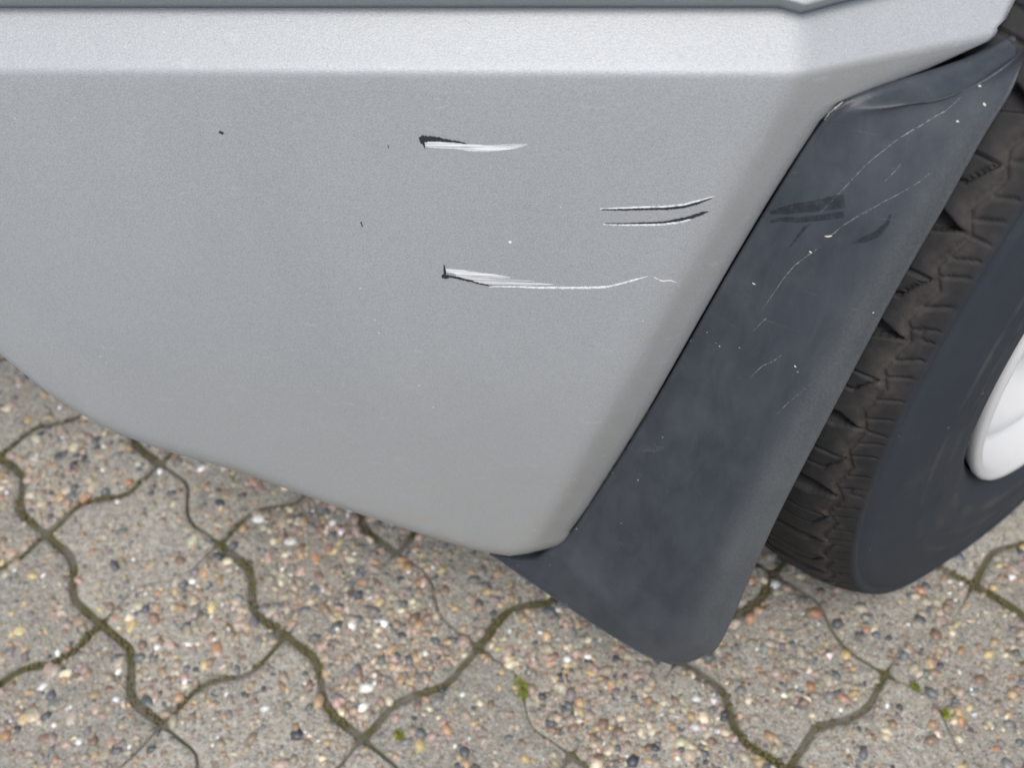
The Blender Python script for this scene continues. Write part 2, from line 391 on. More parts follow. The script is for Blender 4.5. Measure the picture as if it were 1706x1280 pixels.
for u in range(U0, U1):
    for v in range(V0, V1):
        P, H = cell_outline(u, v)
        H = H * np.array([1 + .5 * mnoise.noise((q[0] * 45, q[1] * 45, 0)) + .3 * mnoise.noise((q[0] * 130, q[1] * 130, 5)) for q in P])
        for _ in range(2): H = (np.roll(H, 1) + H * 2 + np.roll(H, -1)) / 4
        base = inset(P, H)
        for _ in range(1): base = (np.roll(base, 1, 0) + base * 2 + np.roll(base, -1, 0)) / 4
        c = base.mean(0); r = random.Random(u * 37 + v * 101)
        dz, tx, ty = r.uniform(-.0012, .0012), r.uniform(-.012, .012), r.uniform(-.012, .012)
        pav_plane[(u, v)] = (c, dz, tx, ty)
        small = hw('V', u, v) < .001
        rings = []
        dsc = np.clip((np.convolve(np.r_[H[-3:], H, H[:3]], np.ones(7) / 7, 'valid') - .0002) / .0022, 0.02, 1)
        for ins, z in ((0, -.03), (0, -.0042), (.0009, -.0024), (.0028, -.0011), (.0075, -.0003), (.016, 0)):
            q = inset(base, np.full(len(base), ins)) if ins < .012 else c + (base - c) * .8
            jit = np.array([r.gauss(0, .0004) for _ in range(len(q))])
            zz_ = np.full(len(q), z) if z < -.02 else z * dsc
            rings.append(np.c_[q - c, zz_ + dz + (q - c) @ np.array([tx, ty]) + jit * (z > -.02)])
        V = np.concatenate(rings + [np.array([[0, 0, dz]])]); n = len(base)
        F = grid_faces(len(rings), n, wrap=True)
        ce = len(V) - 1; o = (len(rings) - 1) * n
        F += [(o + i, o + (i + 1) % n, ce) for i in range(n)]
        po = mesh_obj("paver", V, F, M_PAVER, pavement); po.location = (c[0], c[1], 0)
        top_poly[(u, v)] = inset(base, np.full(n, .002))
def inside(p, poly):
    x, y = p; a = poly; b = np.roll(poly, -1, 0)
    cr = ((a[:, 1] > y) != (b[:, 1] > y)) & (x < (b[:, 0] - a[:, 0]) * (y - a[:, 1]) / (b[:, 1] - a[:, 1] + 1e-12) + a[:, 0])
    return cr.sum() % 2 == 1
PALETTE = [((.31, .26, .19), 4), ((.37, .31, .23), 3), ((.42, .28, .14), 1.5), ((.44, .23, .11), .5), ((.24, .16, .11), 2.4), ((.065, .07, .08), .7), ((.12, .13, .135), 1.3), ((.74, .73, .70), .6), ((.60, .52, .36), 1.4), ((.40, .28, .22), 2.2), ((.52, .40, .17), .8), ((.19, .18, .165), 2)]
pw = np.cumsum([w for _, w in PALETTE]); pw = pw / pw[-1]
def pick():
    c = PALETTE[int(np.searchsorted(pw, rnd.random()))][0]; k = rnd.uniform(.75, 1.2); q = .15 * sum(c) / 3; c = (c[0] * .84 + q, c[1] * .855 + q, c[2] * .85 + q)
    return tuple(min(.85, x * k * rnd.uniform(.94, 1.06)) for x in c)
def ico(sub):
    b = bmesh.new(); bmesh.ops.create_icosphere(b, subdivisions=sub, radius=1)
    V = np.array([v.co[:] for v in b.verts]); F = [tuple(v.index for v in f.verts) for f in b.faces]; b.free(); return V, F
IV1, IF1 = ico(1); IV2, IF2 = ico(2)
pebbles = []
for (u, v), poly in top_poly.items():
    c, dz, tx, ty = pav_plane[(u, v)]
    near = -.75 < c[0] < .85 and .02 < c[1] < 1.05
    rich = RICH.get((u, v), random.Random(u * 7 + v * 3).uniform(.25, 1))
    n = int((260 + 1900 * rich ** 1.4) * (1 if near else .07))
    lo, hi = poly.min(0), poly.max(0)
    for _ in range(n):
        p = np.array([rnd.uniform(lo[0], hi[0]), rnd.uniform(lo[1], hi[1])])
        if rnd.random() > .55 + 1.3 * mnoise.noise((p[0] * 22, p[1] * 22, 3)) + .35 * rich: continue
        if not inside(p, poly): continue
        s = min(.0078, .00148 * exp(abs(rnd.gauss(0, .76)))) if rnd.random() < .985 else rnd.uniform(.0045, .0072)
        z = dz + (p - c) @ np.array([tx, ty])
        pebbles.append((s, p[0], p[1], z, pick()))
# the largest white and dark stones of the photograph
for (x, y, s, col) in ((-.355, .4985, .0075, (.78, .77, .74)),):
    pebbles.append((s, x, y, 0, col))
def near_view(p): return -.62 < p[1] < .75 and .12 < p[2] < .95
order = sorted(range(len(pebbles)), key=lambda i: (-pebbles[i][0] if near_view(pebbles[i]) else 0))
big = order[:290]; bigset = set(big)
M_PEB_A, M_PEB_O = m_pebble(True), m_pebble(False)
shapes = []
for k in range(9):
    V = IV2.copy(); r = np.random.RandomState(k)
    d = r.randn(6, 3); d /= np.linalg.norm(d, axis=1)[:, None]
    for q in d: V *= (1 - .16 * np.clip((V @ q)[:, None] - .55, 0, 1) / .45)
    me = bpy.data.meshes.new("pebble"); me.from_pydata(V.tolist(), [], IF2); me.polygons.foreach_set('use_smooth', [True] * len(me.polygons)); me.materials.append(M_PEB_O)
    shapes.append(me)
for k, i in enumerate(big):
    s, x, y, z, col = pebbles[i]
    o = bpy.data.objects.new("pebble", shapes[k % 9]); COL.objects.link(o); o.parent = pavement
    a, bb = s * rnd.uniform(.9, 1.25), s * rnd.uniform(.65, .95); h = s * rnd.uniform(.45, .65)
    o.location = (x, y, z - h * .35); o.scale = (a, bb, h); o.rotation_euler = (rnd.uniform(-.15, .15), rnd.uniform(-.15, .15), rnd.uniform(0, 6.28)); o.color = (*col, 1)
rest = [pebbles[i] for i in range(len(pebbles)) if i not in bigset]
VV, FF, CC = [], [], []
fa = np.array(IF1); nv = len(IV1)
for k, (s, x, y, z, col) in enumerate(rest):
    th = rnd.uniform(0, 6.28); a, bb, h = s * rnd.uniform(.9, 1.3), s * rnd.uniform(.6, .95), s * rnd.uniform(.4, .65)
    R = np.array([[cos(th), -sin(th), 0], [sin(th), cos(th), 0], [0, 0, 1]])
    jit = 1 + nprnd.uniform(-.16, .16, (nv, 1))
    VV.append((IV1 * jit * (a, bb, h)) @ R.T + (x, y, z - h * .35)); FF.append(fa + k * nv); CC.append(np.tile((*col, 1), (nv, 1)))
VV = np.concatenate(VV); FF = np.concatenate(FF); CC = np.concatenate(CC)
me = bpy.data.meshes.new("pebbles"); me.vertices.add(len(VV)); me.vertices.foreach_set('co', VV.ravel())
me.loops.add(len(FF) * 3); me.loops.foreach_set('vertex_index', FF.ravel().astype(np.int32))
me.polygons.add(len(FF)); me.polygons.foreach_set('loop_start', np.arange(0, len(FF) * 3, 3, dtype=np.int32)); me.polygons.foreach_set('use_smooth', [True] * len(FF))
me.update(calc_edges=True)
ca = me.color_attributes.new("tint", 'FLOAT_COLOR', 'POINT'); ca.data.foreach_set('color', CC.ravel().astype(np.float32))
me.materials.append(M_PEB_A)
po = bpy.data.objects.new("pebbles", me); COL.objects.link(po); po.parent = pavement; po['kind'] = 'stuff'

# moss that fills the joints
VV, FF = [], []
cnt = 0
for kind in 'VH':
    for u in range(-3, 9):
        for v in range(-3, 9):
            h = hw(kind, u, v)
            if h < .0018: continue
            e = edge_pts(kind, u, v, 24)
            r = random.Random(u * 5 + v * 77 + ord(kind)); dens = r.uniform(.5, 1) if h > .003 else .35
            for (a, b) in e:
                q = latt(a, b)
                if mnoise.noise((q[0] * 30, q[1] * 30, 9)) < -.05: continue
                for _ in range(int(7 * dens)):
                    w = h * .8; x = q[0] + r.uniform(-w, w) + r.uniform(-.003, .003); y = q[1] + r.uniform(-w, w) + r.uniform(-.003, .003)
                    s = r.uniform(.0012, .0026)
                    jit = 1 + nprnd.uniform(-.35, .35, (nv, 1))
                    VV.append(IV1 * jit * (s, s, s * .8) + (x, y, -.0046 + r.uniform(0, .0030))); FF.append(fa + cnt * nv); cnt += 1
VV = np.concatenate(VV); FF = np.concatenate(FF)
mo = mesh_obj("moss", VV, FF.tolist(), m_moss()); tag(mo, "olive green moss filling the joints between the pavers", kind='stuff')

def m_tuft(name, a, b_):
    m, nt, b = mat(name); P = pos(nt); n = noise(nt, P, 220, 3)
    L(nt, mix(nt, n.outputs[0], a, b_), b.inputs['Base Color']); b.inputs['Roughness'].default_value = .6
    return m
M_TUFT = m_tuft("fresh_moss_leaf", (.16, .21, .02), (.42, .46, .06))
def tuft(x, y, rx, ry, rz, n, seed, label):
    r = random.Random(seed); V, F = [], []
    for _ in range(n):
        a = r.uniform(0, 6.28); d = sqrt(r.random()); px, py = d * rx * cos(a), d * ry * sin(a)
        c, s_ = cos(rz), sin(rz); px, py = px * c - py * s_, px * s_ + py * c
        h = r.uniform(.002, .0065) * (1.15 - .5 * d); t = r.uniform(0, 6.28); l = r.uniform(.001, .0022)
        k = len(V); tx, ty = cos(t) * l, sin(t) * l; lx, ly = r.uniform(-.002, .002), r.uniform(-.002, .002)
        V += [(px - tx * .4, py - ty * .4, -.001), (px + tx * .4, py + ty * .4, -.001), (px + tx + lx * .5, py + ty + ly * .5, h * .6), (px + lx, py + ly, h), (px - tx + lx * .5, py - ty + ly * .5, h * .6)]
        F.append((k, k + 1, k + 2, k + 3, k + 4))
    o = mesh_obj("moss_tuft", V, F, M_TUFT); o.location = (x, y, -.001)
    tag(o, label, "moss", "bright moss tufts on the paving")
p = latt(3.44, 2.03); tuft(p[0], p[1], .0065, .0125, .35, 170, 1, "bright green moss tuft alone below the bumper corner, largest of the tufts")
p = latt(5.19, 4.06); tuft(p[0], p[1], .0035, .005, .2, 40, 2, "tiny pale green moss tuft beside a white pebble, nearer the tyre")
p = latt(5.44, 4.06); tuft(p[0], p[1], .005, .006, .5, 60, 3, "small sparse moss tuft next to an orange pebble near the lower right corner")
p = latt(3.14, 1.2); tuft(p[0], p[1], .004, .0045, .5, 50, 4, "small yellowish moss tuft at the bend of a dark mossy joint")

# ------------------------------------------------------------------ the vehicle
car = empty("car", (.5168, .5269, 0))
tag(car, "silver grey car with scratched front bumper corner and black wheel arch flare", "car")
CI = Vector((-.5168, -.5269, 0))
def part(name, V, F, m, parent=None, mi=None, smooth=True):
    o = mesh_obj(name, V, F, m, parent or car, smooth, mi)
    if (parent or car) is car: o.location = CI
    return o

# front bumper
cols = []
for c in CCOLS:
    q_ = max(0, (c - 1.6) / .4); col = bumper_column(c, ledge_len)
    cols.append([p - nB * (.0020 * q_ ** 1.9) * float(np.clip((.634 - p[2]) / .02, 0, 1)) for p in col])
# far left: the nose wraps round towards the car's front, away from the camera
nfirst = cols[0]
pre = []
for k in range(9, 0, -1):
    a = radians(7.5 * k); q = []
    dirv = -(sA * cos(a * .5) - nA * 0) ; sh = -sA * (.07 * k) * cos(a * .55) - nA * (.07 * k) * sin(a * .55)
    for pnt in nfirst: q.append(pnt + sh + UP * 0)
    pre.append(q)
cols = pre + cols
# side edge turns into the seam gap
edge = []
last = cols[-1]
for (d1, d2) in ((.0006, .0015), (.0008, .005), (0, .014), (-.006, .03)):
    edge.append([pnt + sB * d1 - nB * d2 for pnt in last])
cols += edge
# pull the panel edge back from the seam to leave a dark gap
nc, nr = len(cols), len(cols[0])
V = [pnt for col in cols for pnt in col]
F = grid_faces(nc, nr)
bumper = part("front_bumper", V, F, M_SILVER)
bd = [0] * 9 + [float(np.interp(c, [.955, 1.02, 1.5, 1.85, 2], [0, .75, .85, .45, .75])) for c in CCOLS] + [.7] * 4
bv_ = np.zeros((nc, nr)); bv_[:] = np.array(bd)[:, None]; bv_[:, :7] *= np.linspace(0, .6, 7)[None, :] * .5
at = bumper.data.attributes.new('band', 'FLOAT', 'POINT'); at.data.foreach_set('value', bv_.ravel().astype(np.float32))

def strip(pts, mname, mi, V, F, MI, lift, seed, rag=.35, sub=6):
    r = random.Random(seed)
    w = [p[0] for p in pts]; z = [p[1] for p in pts]; h = [p[2] for p in pts]
    L_ = [0]
    for i in range(1, len(pts)): L_.append(L_[-1] + hypot(w[i] - w[i - 1], z[i] - z[i - 1]))
    n = max(8, int(L_[-1] / .0006)); base = len(V)
    for i in range(n + 1):
        s = L_[-1] * i / n; a, b, hh = np.interp(s, L_, w), np.interp(s, L_, z), np.interp(s, L_, h) * (.0004 if mi == 0 else .0005)
        s2 = min(L_[-1], s + .001); da, db = np.interp(s2, L_, w) - a, np.interp(s2, L_, z) - b
        q = hypot(da, db)
        if q < 1e-7: da, db, q = lastd
        lastd = (da, db, q)
        na, nb_ = -db / q, da / q
        up = hh * (1 + r.uniform(-rag, rag)); dn = hh * (1 + r.uniform(-rag, rag))
        for k in (1, 0, -1):
            off = up if k > 0 else (-dn if k < 0 else 0)
            P = faceA(a + na * off, b + nb_ * off) + nA * lift * (1 if k == 0 else .75)
            V.append(P)
    for i in range(n):
        for k in (0, 1):
            a = base + i * 3 + k; F.append((a, a + 3, a + 4, a + 1)); MI.append(mi)
SC = {
 '1black': [[-.1862,.6016,4.2],[-.1845,.602,5.2],[-.1819,.6023,3.6],[-.1755,.6021,3.3],[-.1748,.6017,1.9]],
 '1ragged': [[-.1748,.6017,2.1],[-.1697,.6011,1.5],[-.165,.6005,1.2],[-.1608,.5996,.5]],
 '1tick': [[-.1849,.6016,1.9],[-.1841,.599,1.5],[-.1837,.597,.75]],
 '1white': [[-.1835,.599,3],[-.1764,.5987,3.4],[-.1667,.5982,3.4],[-.1587,.5973,3.8],[-.1507,.5971,3.8],[-.1426,.5978,3.4],[-.1346,.5986,2.6],[-.1282,.5997,.4]],
 '2white': [[-.0895,.5631,.56],[-.0764,.5639,1.1],[-.0635,.5647,1.1],[-.0538,.5652,1.1],[-.0442,.5666,1.1],[-.0365,.5692,.94],[-.0287,.5718,.38]],
 '2black': [[-.0885,.5628,.75],[-.0764,.563,1.3],[-.0634,.5637,1.5],[-.0537,.564,1.7],[-.0442,.5653,1.7],[-.037,.5676,1.5],[-.0302,.5705,.38]],
 '3black': [[-.0866,.5542,.56],[-.0761,.5544,.94],[-.063,.5551,1.3],[-.0548,.5556,1.5],[-.0468,.5573,2.07],[-.0389,.5596,2.45],[-.0336,.5619,1.9],[-.0311,.5627,.38]],
 '3white': [[-.0876,.5537,.75],[-.0761,.5536,1.1],[-.0629,.5538,1.1],[-.0548,.5543,1.3],[-.0467,.5556,1.1],[-.0403,.5576,.75]],
 '4black': [[-.1812,.5172,3.5],[-.179,.5173,3.9],[-.177,.5165,1.1]],
 '4ragged': [[-.1779,.5177,1.7],[-.1744,.517,1.7],[-.1699,.5159,1.7],[-.1657,.5147,1.4],[-.1605,.5132,1.3],[-.1545,.5117,1],[-.1517,.5114,.38]],
 '4tick': [[-.1791,.5251,.75],[-.1791,.5214,1.5],[-.179,.5173,1.5]],
 '4whiteA': [[-.1783,.5214,2.26],[-.1689,.5201,3.76],[-.1584,.5187,3.39],[-.1478,.5178,2.64],[-.1408,.5175,1.13]],
 '4whiteB': [[-.1726,.5183,1.88],[-.1621,.5161,2.26],[-.1515,.5152,2.64],[-.1374,.5152,2.26],[-.1268,.5155,.38]],
 '4whiteC': [[-.1622,.514,1.51],[-.148,.5132,1.88],[-.1339,.5132,1.88],[-.1216,.5135,1.13],[-.1156,.5133,.38]],
 '4whiteD': [[-.1535,.5109,.75],[-.1375,.5112,1.13],[-.1234,.511,1.51],[-.1058,.5115,1.69],[-.0936,.5119,1.69],[-.0849,.5126,1.51],[-.0763,.5153,1.13],[-.0678,.5184,1.13],[-.0614,.5207,.38]],
 '4tail': [[-.0577,.52,.5],[-.0531,.5176,.7],[-.048,.5182,.7],[-.0445,.5167,.38]],
 'chip': [[-.2958,.6047,1.6],[-.2943,.6041,2.1],[-.2933,.6041,.75]],
 'chip2': [[-.2248,.5524,.94],[-.2242,.5493,.75]],
 'chip3': [[-.2038,.5984,.6],[-.2033,.5967,.6]],
 'dot': [[-.1407,.5412,1.2],[-.1399,.5412,2.0],[-.1391,.5411,1.0]],
}
def scratch(name, label, items):
    V, F, MI = [], [], []
    for i, (k, mi, lift) in enumerate(items): strip(SC[k], k, mi, V, F, MI, lift, len(V) + i, .55 if 'rag' in k else (.3 if mi != 1 else .12))
    o = mesh_obj(name, V, F, [M_GOUGE, M_SMEAR, M_WHITE], bumper, True, MI); o['label'] = label
    return o
scratch("scratch", "uppermost scratch, a short black gouge trailing a white smear", [('1white', 1, .00022), ('1ragged', 0, .00034), ('1tick', 0, .0004), ('1black', 0, .00046)])
scratch("scratch", "thin dark curved scratch with a white upper rim", [('2white', 2, .0002), ('2black', 0, .00034)])
scratch("scratch", "thin dark curved scratch with a white lower rim", [('3white', 2, .0002), ('3black', 0, .00034)])
scratch("scratch", "lowest and longest scratch, white streaks with a tail curving up", [('4whiteA', 1, .0002), ('4whiteB', 1, .00028), ('4whiteC', 1, .00022), ('4whiteD', 2, .00036), ('4tail', 2, .0002), ('4ragged', 0, .00042), ('4tick', 0, .0005), ('4black', 0, .0006)])
scratch("paint_chip", "black paint chip left of the scratches", [('chip', 0, .0003)])
scratch("paint_chip", "tiny dark tick between the scratches", [('chip2', 0, .0003)])
scratch("paint_chip", "faint tiny dark nick beside the uppermost scratch", [('chip3', 0, .0003)])
scratch("paint_chip", "white dot between the scratches", [('dot', 2, .0003)])

# fender panel above the bumper: an undercut riser, then the skin leaning back
rows = []
tops = [(c, col[0]) for c, col in zip(CCOLS, [bumper_column(c, ledge_len) for c in CCOLS])]
prof = [(-.003, -.012), (-.0006, -.002), (-.0004, .001), (.0060, .0080), (.0064, .0092), (.0050, .0104), (-.003, .0124), (-.02, .0165), (-.06, .034), (-.10, .075), (-.14, .16), (-.2, .28)]
tl = tops[0][1]
ext = [(0, tl - sA * (.07 * k) * cos(radians(7.5 * k) * .55) - nA * (.07 * k) * sin(radians(7.5 * k) * .55)) for k in range(9, 0, -1)]
alls = ext + tops
rt = tops[-1][1]
alls += [(2, rt + sB * d + UP * (.06 * (1 - cos(min(d, .3) / .3 * pi)))) for d in (.03, .08, .15, .25, .4, .6, .8)]
V = []
for (c, p0) in alls:
    n = nA if c <= 1 else nB
    k_ = min(1, max(0, (c - .90) / .50)); k_ = k_ * k_ * (3 - 2 * k_); n = nA * (1 - k_) + nB * k_; n = n / np.linalg.norm(n)
    for (o, z) in prof: V.append(p0 + n * o + UP * z)
fender = part("fender", V, grid_faces(len(alls), len(prof), flip=True), M_SILVER)

# wheel arch flare
FS = [[-.0288,.3913,.2049],[.0002,.375,.2167],[.015,.3715,.2359],[.0318,.3701,.2615],[.0613,.3733,.3318],[.0938,.3798,.4138],[.1262,.3913,.51],[.1535,.4003,.5719],[.1733,.4071,.6089],[.1915,.4119,.6192],[.242,.422,.6258],[.2704,.4296,.6335]]
FE = [[.1048,.2893,.1828],[.115,.2865,.1948],[.1267,.2849,.2136],[.1374,.286,.2376],[.1613,.3106,.3532],[.189,.3347,.452],[.2132,.356,.5252],[.2337,.3735,.5726],[.2489,.388,.6041],[.2600,.398,.6205],[.266,.4075,.6314],[.2636,.406,.644]]
FM = {8: [.1819, .4096, .611], 9: [.202, .4002, .618], 10: [.2311, .3999, .6215], 11: [.2667, .4163, .6295]}
FS, FE = np.array(FS), np.array(FE)
for k in range(3, 9): FS[k] = faceA(wc(FS[k][2]), FS[k][2]) + sB * tm(FS[k][2])
nF = np.array([-.50, -.86, .10]); nF /= np.linalg.norm(nF)
TK = [0, .05, .12, .3, .5, .68, .82, .91, .97, 1.0]
BU = [0, .0022, .004, .0085, .0110, .0115, .0100, .0066, .0025, 0]
ctrl = []
for k in range(len(FS)):
    s, e = FS[k], FE[k]; row = [s - nF * (.012 if k < 10 else .003) - UP * (.0 if k < 9 else .008)]
    m1 = np.array(FM[k]) if k in FM else None
    bs = float(np.interp(k, [0, 2, 4, 7, 8, 9, 13], [.35, .85, 1.0, .9, .5, .12, .1]))
    for t, bu in zip(TK, BU):
        if m1 is not None and k >= 9:
            if t <= .12: q = s + (m1 - s) * t / .12
            else: q = m1 + (e - m1) * (t - .12) / .88
        else: q = s + (e - s) * t
        if k < 2 and t > .8: q = q + UP * (.0075 if k == 0 else .002) * ((t - .8) / .2) ** 2
        row.append(q + nF * bu * bs)
    for (a, b) in ((.004, .001), (.014, -.001), (.03, -.006)): lk = 1 if k < 9 else .3; row.append(e - nB * a * lk + sB * b * lk - UP * (0 if k < 9 else a * .8))
    ctrl.append(row)
ctrl = np.array(ctrl)
low = ctrl[0] - nF * .004 - UP * .0002
low2 = ctrl[0] - nF * .05 + UP * .004
ctrl = np.concatenate([[low2, low], ctrl])
def catmull(A, sub):
    A = np.concatenate([[2 * A[0] - A[1]], A, [2 * A[-1] - A[-2]]]); out = []
    for i in range(1, len(A) - 2):
        p0, p1, p2, p3 = A[i - 1], A[i], A[i + 1], A[i + 2]
        for j in range(sub):
            t = j / sub
            out.append(.5 * ((2 * p1) + (p2 - p0) * t + (2 * p0 - 5 * p1 + 4 * p2 - p3) * t * t + (3 * p1 - p0 - 3 * p2 + p3) * t ** 3))
    out.append(A[-2]); return np.array(out)
SUB = 5
G = catmull(ctrl, SUB); G = catmull(G.transpose(1, 0, 2), SUB).transpose(1, 0, 2)
nr, nc = G.shape[:2]
flare = part("wheel_arch_flare", G.reshape(-1, 3), grid_faces(nr, nc, flip=True), M_FLARE)
wr = np.interp(np.arange(nc) / SUB - 1, [0, 5.2, 6.4, 8.4, 9.3, 10], [0, 0, .65, .75, .5, 0])[None, :] * np.interp(np.arange(nr) / SUB - 2, [0, 2, 4, 8, 9.5, 14], [.25, .45, .8, .6, .1, 0])[:, None]  # paler band weight: strongest beside the rear edge, fading towards both ends
at = flare.data.attributes.new('flare_mark', 'FLOAT', 'POINT'); at.data.foreach_set('value', wr.ravel().astype(np.float32))

# wear on the flare, as rows of (row, column, width in 0.4 mm) on its own surface
SF = {
 'hair0': [[55.91,27.72,1],[53.08,28.47,2],[50.68,26.79,2.2],[49.46,25.26,2],[47.28,22.81,1.6],[44.86,21.01,1.2],[44.22,20.36,0.6]],
 'hair1': [[45.07,27.48,0.8],[43.81,24.67,1.8],[43.22,23.89,2]],
 'hair2': [[42.52,23.24,1],[41.47,21.35,2],[40.79,20.86,1.6],[40.1,20.69,1.3],[39.38,20.4,0.8]],
 'hair3': [[47.28,34.31,1.2],[46.71,32.96,1.8],[46.23,31.51,1.2],[45.32,28.36,1.6],[44.58,26.73,0.8]],
 'hair4': [[37.65,26.79,0.8],[37.37,26.02,1.4],[37.17,24.89,1.8],[36.64,24.07,0.7]],
 'hair5': [[39.02,21.68,1.5],[38.75,21.24,1.2],[38.44,20.89,0.7]],
 'hair6': [[47.66,27.88,1],[47.16,27.59,1.6],[46.52,26.95,1]],
 'hair7': [[36.43,34.42,0.8],[35.64,31.98,1.2],[35.06,30.93,0.6]],
 'fleck': [[43.1,23.0,2],[43.1,23.55,4],[43.19,23.94,3]],
 'fleck1': [[42.24,22.2,3],[42.19,22.46,4],[42.17,22.67,2]],
 'fleck2': [[54.15,35.85,3],[53.96,36.42,5],[53.66,37.49,3]],
 'fleck3': [[51.65,32.68,3],[51.58,33.08,4],[51.52,33.47,2]],
 'fleck4': [[59.13,26.08,3],[58.18,28.27,4],[57.79,29.26,2]],
 'fleck5': [[37.26,29.6,3],[37.21,29.8,4],[37.19,30.05,2]],
 'fleck6': [[40.3,16.7,3],[40.27,17.1,4],[40.26,17.33,2]],
 'paleedge': [[49.79,5.66,2],[50.55,5.05,4.5],[51.59,5.86,3],[52.61,5.73,1]],
 'smear0': [[43.57,8.52,4],[43.89,14.85,12],[44.4,18.46,16],[44.84,21.15,19],[45.1,22.76,20]],
 'smear1': [[43.15,11.61,4],[43.6,17.91,8],[44.01,21.12,9],[44.37,23.83,10]],
 'smudge': [[42.94,27.6,2],[43.2,29.14,9],[43.59,30.78,10],[44.19,31.41,6],[44.71,31.09,2]],
 'smudge1': [[42.21,19.09,1],[42.74,19.3,4],[43.31,19.53,5],[43.59,20.11,1]],
 'bruise': [[32.4,13.88,3],[32.75,16.16,16],[32.96,17.76,3]],
}
Gn = np.zeros_like(G); gu = np.gradient(G, axis=0); gv = np.gradient(G, axis=1)
Gn = np.cross(gu, gv); Gn /= np.linalg.norm(Gn, axis=2)[:, :, None] + 1e-12
if Gn[nr // 2, nc // 2] @ nF < 0: Gn = -Gn
def surf(A, i, j):
    i = min(max(i, 0), nr - 1.001); j = min(max(j, 0), nc - 1.001); a, b = int(i), int(j); u, v = i - a, j - b
    return A[a, b] * (1 - u) * (1 - v) + A[a + 1, b] * u * (1 - v) + A[a, b + 1] * (1 - u) * v + A[a + 1, b + 1] * u * v
def flare_mark(name, key, m, label, lift=.00025, rag=.4):
    r = random.Random(len(key) * 31 + ord(key[-1])); pts = np.array(SF[key]); V, F = [], []
    n = max(14, len(pts) * 7); T = np.linspace(0, len(pts) - 1, n)
    I, J, Wd = (np.interp(T, range(len(pts)), pts[:, k]) for k in range(3))
    C = np.array([surf(G, a, b) for a, b in zip(I, J)]); D = np.gradient(C, axis=0)
    for k in range(n):
        nn = surf(Gn, I[k], J[k]); sd_ = np.cross(nn, D[k]); sd_ /= np.linalg.norm(sd_) + 1e-12
        w = Wd[k] * (.00010 if m in (M_HAIR, M_FLECK) else .00019)
        for q in (1, 0, -1): V.append(C[k] + sd_ * q * w * (1 + r.uniform(-rag, rag)) + nn * lift)
    for k in range(n - 1):
        for q in (0, 1): F.append((k * 3 + q, k * 3 + q + 1, k * 3 + q + 4, k * 3 + q + 3))
    o = mesh_obj(name, V, F, m, flare)
    if label: o['label'] = label
def m_alpha(name, col, rough, lo, hi, sc):
    m, nt, b = mat(name); n = noise(nt, pos(nt), sc, 4, .7); b.inputs['Base Color'].default_value = (*col, 1); b.inputs['Roughness'].default_value = rough
    L(nt, ramp(nt, n.outputs[0], [(.35, g3(lo)), (.62, g3(hi))]).outputs[0], b.inputs['Alpha']); return m
M_HAIR = m_alpha("pale_hairline", (.34, .35, .36), .6, .0, .7, 420); M_FLECK = m_simple("cream_fleck", (.6, .58, .48), .6)
M_BLK = m_alpha("glossy_black_rub", (.014, .017, .022), .35, .15, .55, 240); M_PALE = m_alpha("pale_chipped_edge", (.5, .5, .46), .6, .2, 1, 500)
for k in SF:
    if k.startswith('hair'): flare_mark("hairline_scratch", k, M_HAIR, None)
    elif k.startswith('fleck'): flare_mark("fleck", k, M_FLECK, None, .0004)
    elif k == 'paleedge': flare_mark("chipped_edge", k, M_PALE, "pale chipped spot on the corner of the flare", .0006)
    elif k == 'bruise': flare_mark("hairline_scratch", k, m_alpha("grey_bloom", (.10, .11, .12), .6, 0, .5, 200), None)
    else: flare_mark("rub_mark", k, M_BLK, None, .0003, .06)

# wheel: tyre, rim, steered outwards
PHI, TILT, RT = .6179, -.0563, .3747
sw = Vector((cos(PHI), sin(PHI), 0)); nw = Vector((sw.y, -sw.x, 0)); z2 = Vector((0, 0, 1)) * cos(TILT) + nw * sin(TILT); n2 = nw * cos(TILT) - Vector((0, 0, 1)) * sin(TILT)
CW = Vector((.5168, .5269, RT - .012))
wheel = empty("wheel", (0, 0, 0), car)
MW = Matrix(((sw.x, n2.x, z2.x, 0), (sw.y, n2.y, z2.y, 0), (sw.z, n2.z, z2.z, CW.z), (0, 0, 0, 1)))
wheel.matrix_local = MW            # local x forward-back, y outwards along the axle, z up
# profile, y outwards (0 = outer shoulder) and radius
OW = [(-.190, .235), (-.200, .262), (-.206, .30), (-.203, .335), (-.200, .352)]
tread_y = np.concatenate([np.linspace(-.198, -.10, 24), np.linspace(-.0985, -.004, 64)])
def crown(y): return float(np.interp(y, [-.2, -.18, -.15, -.1, -.06, -.035, -.018, -.008, -.004], [.357, .370, .379, .3835, .3812, .3768, .3702, .3646, .3622]))
wallp = [(-.0015, .3605), (0, .3592), (.0002, .356), (-.0018, .3535), (-.0020, .3515), (.0012, .3485), (.003, .342), (.0062, .330), (.0088, .316), (.0103, .304), (.0108, .3005), (.0116, .2995), (.0112, .296), (.0118, .286), (.0120, .2800), (.0129, .2790), (.0122, .2755), (.0115, .266), (.0103, .2585), (.0108, .2575), (.0098, .2535), (.0060, .244), (.0015, .236), (-.004, .229)]
prof_y = [p[0] for p in OW] + list(tread_y) + [p[0] for p in wallp]
prof_r = [p[1] for p in OW] + [crown(y) for y in tread_y] + [p[1] for p in wallp]
prof_y, prof_r = np.array(prof_y), np.array(prof_r)
nt0, nt1 = len(OW), len(OW) + len(tread_y)
NTH = 2000
th = np.arange(NTH) * 2 * pi / NTH
PITCHN = 17
TH, Y = np.meshgrid(th, prof_y, indexing='ij'); RR = np.tile(prof_r, (NTH, 1))
xx = -Y / .2 * 1.8
arc = TH * RT
pl_ = 2 * pi * RT / PITCHN
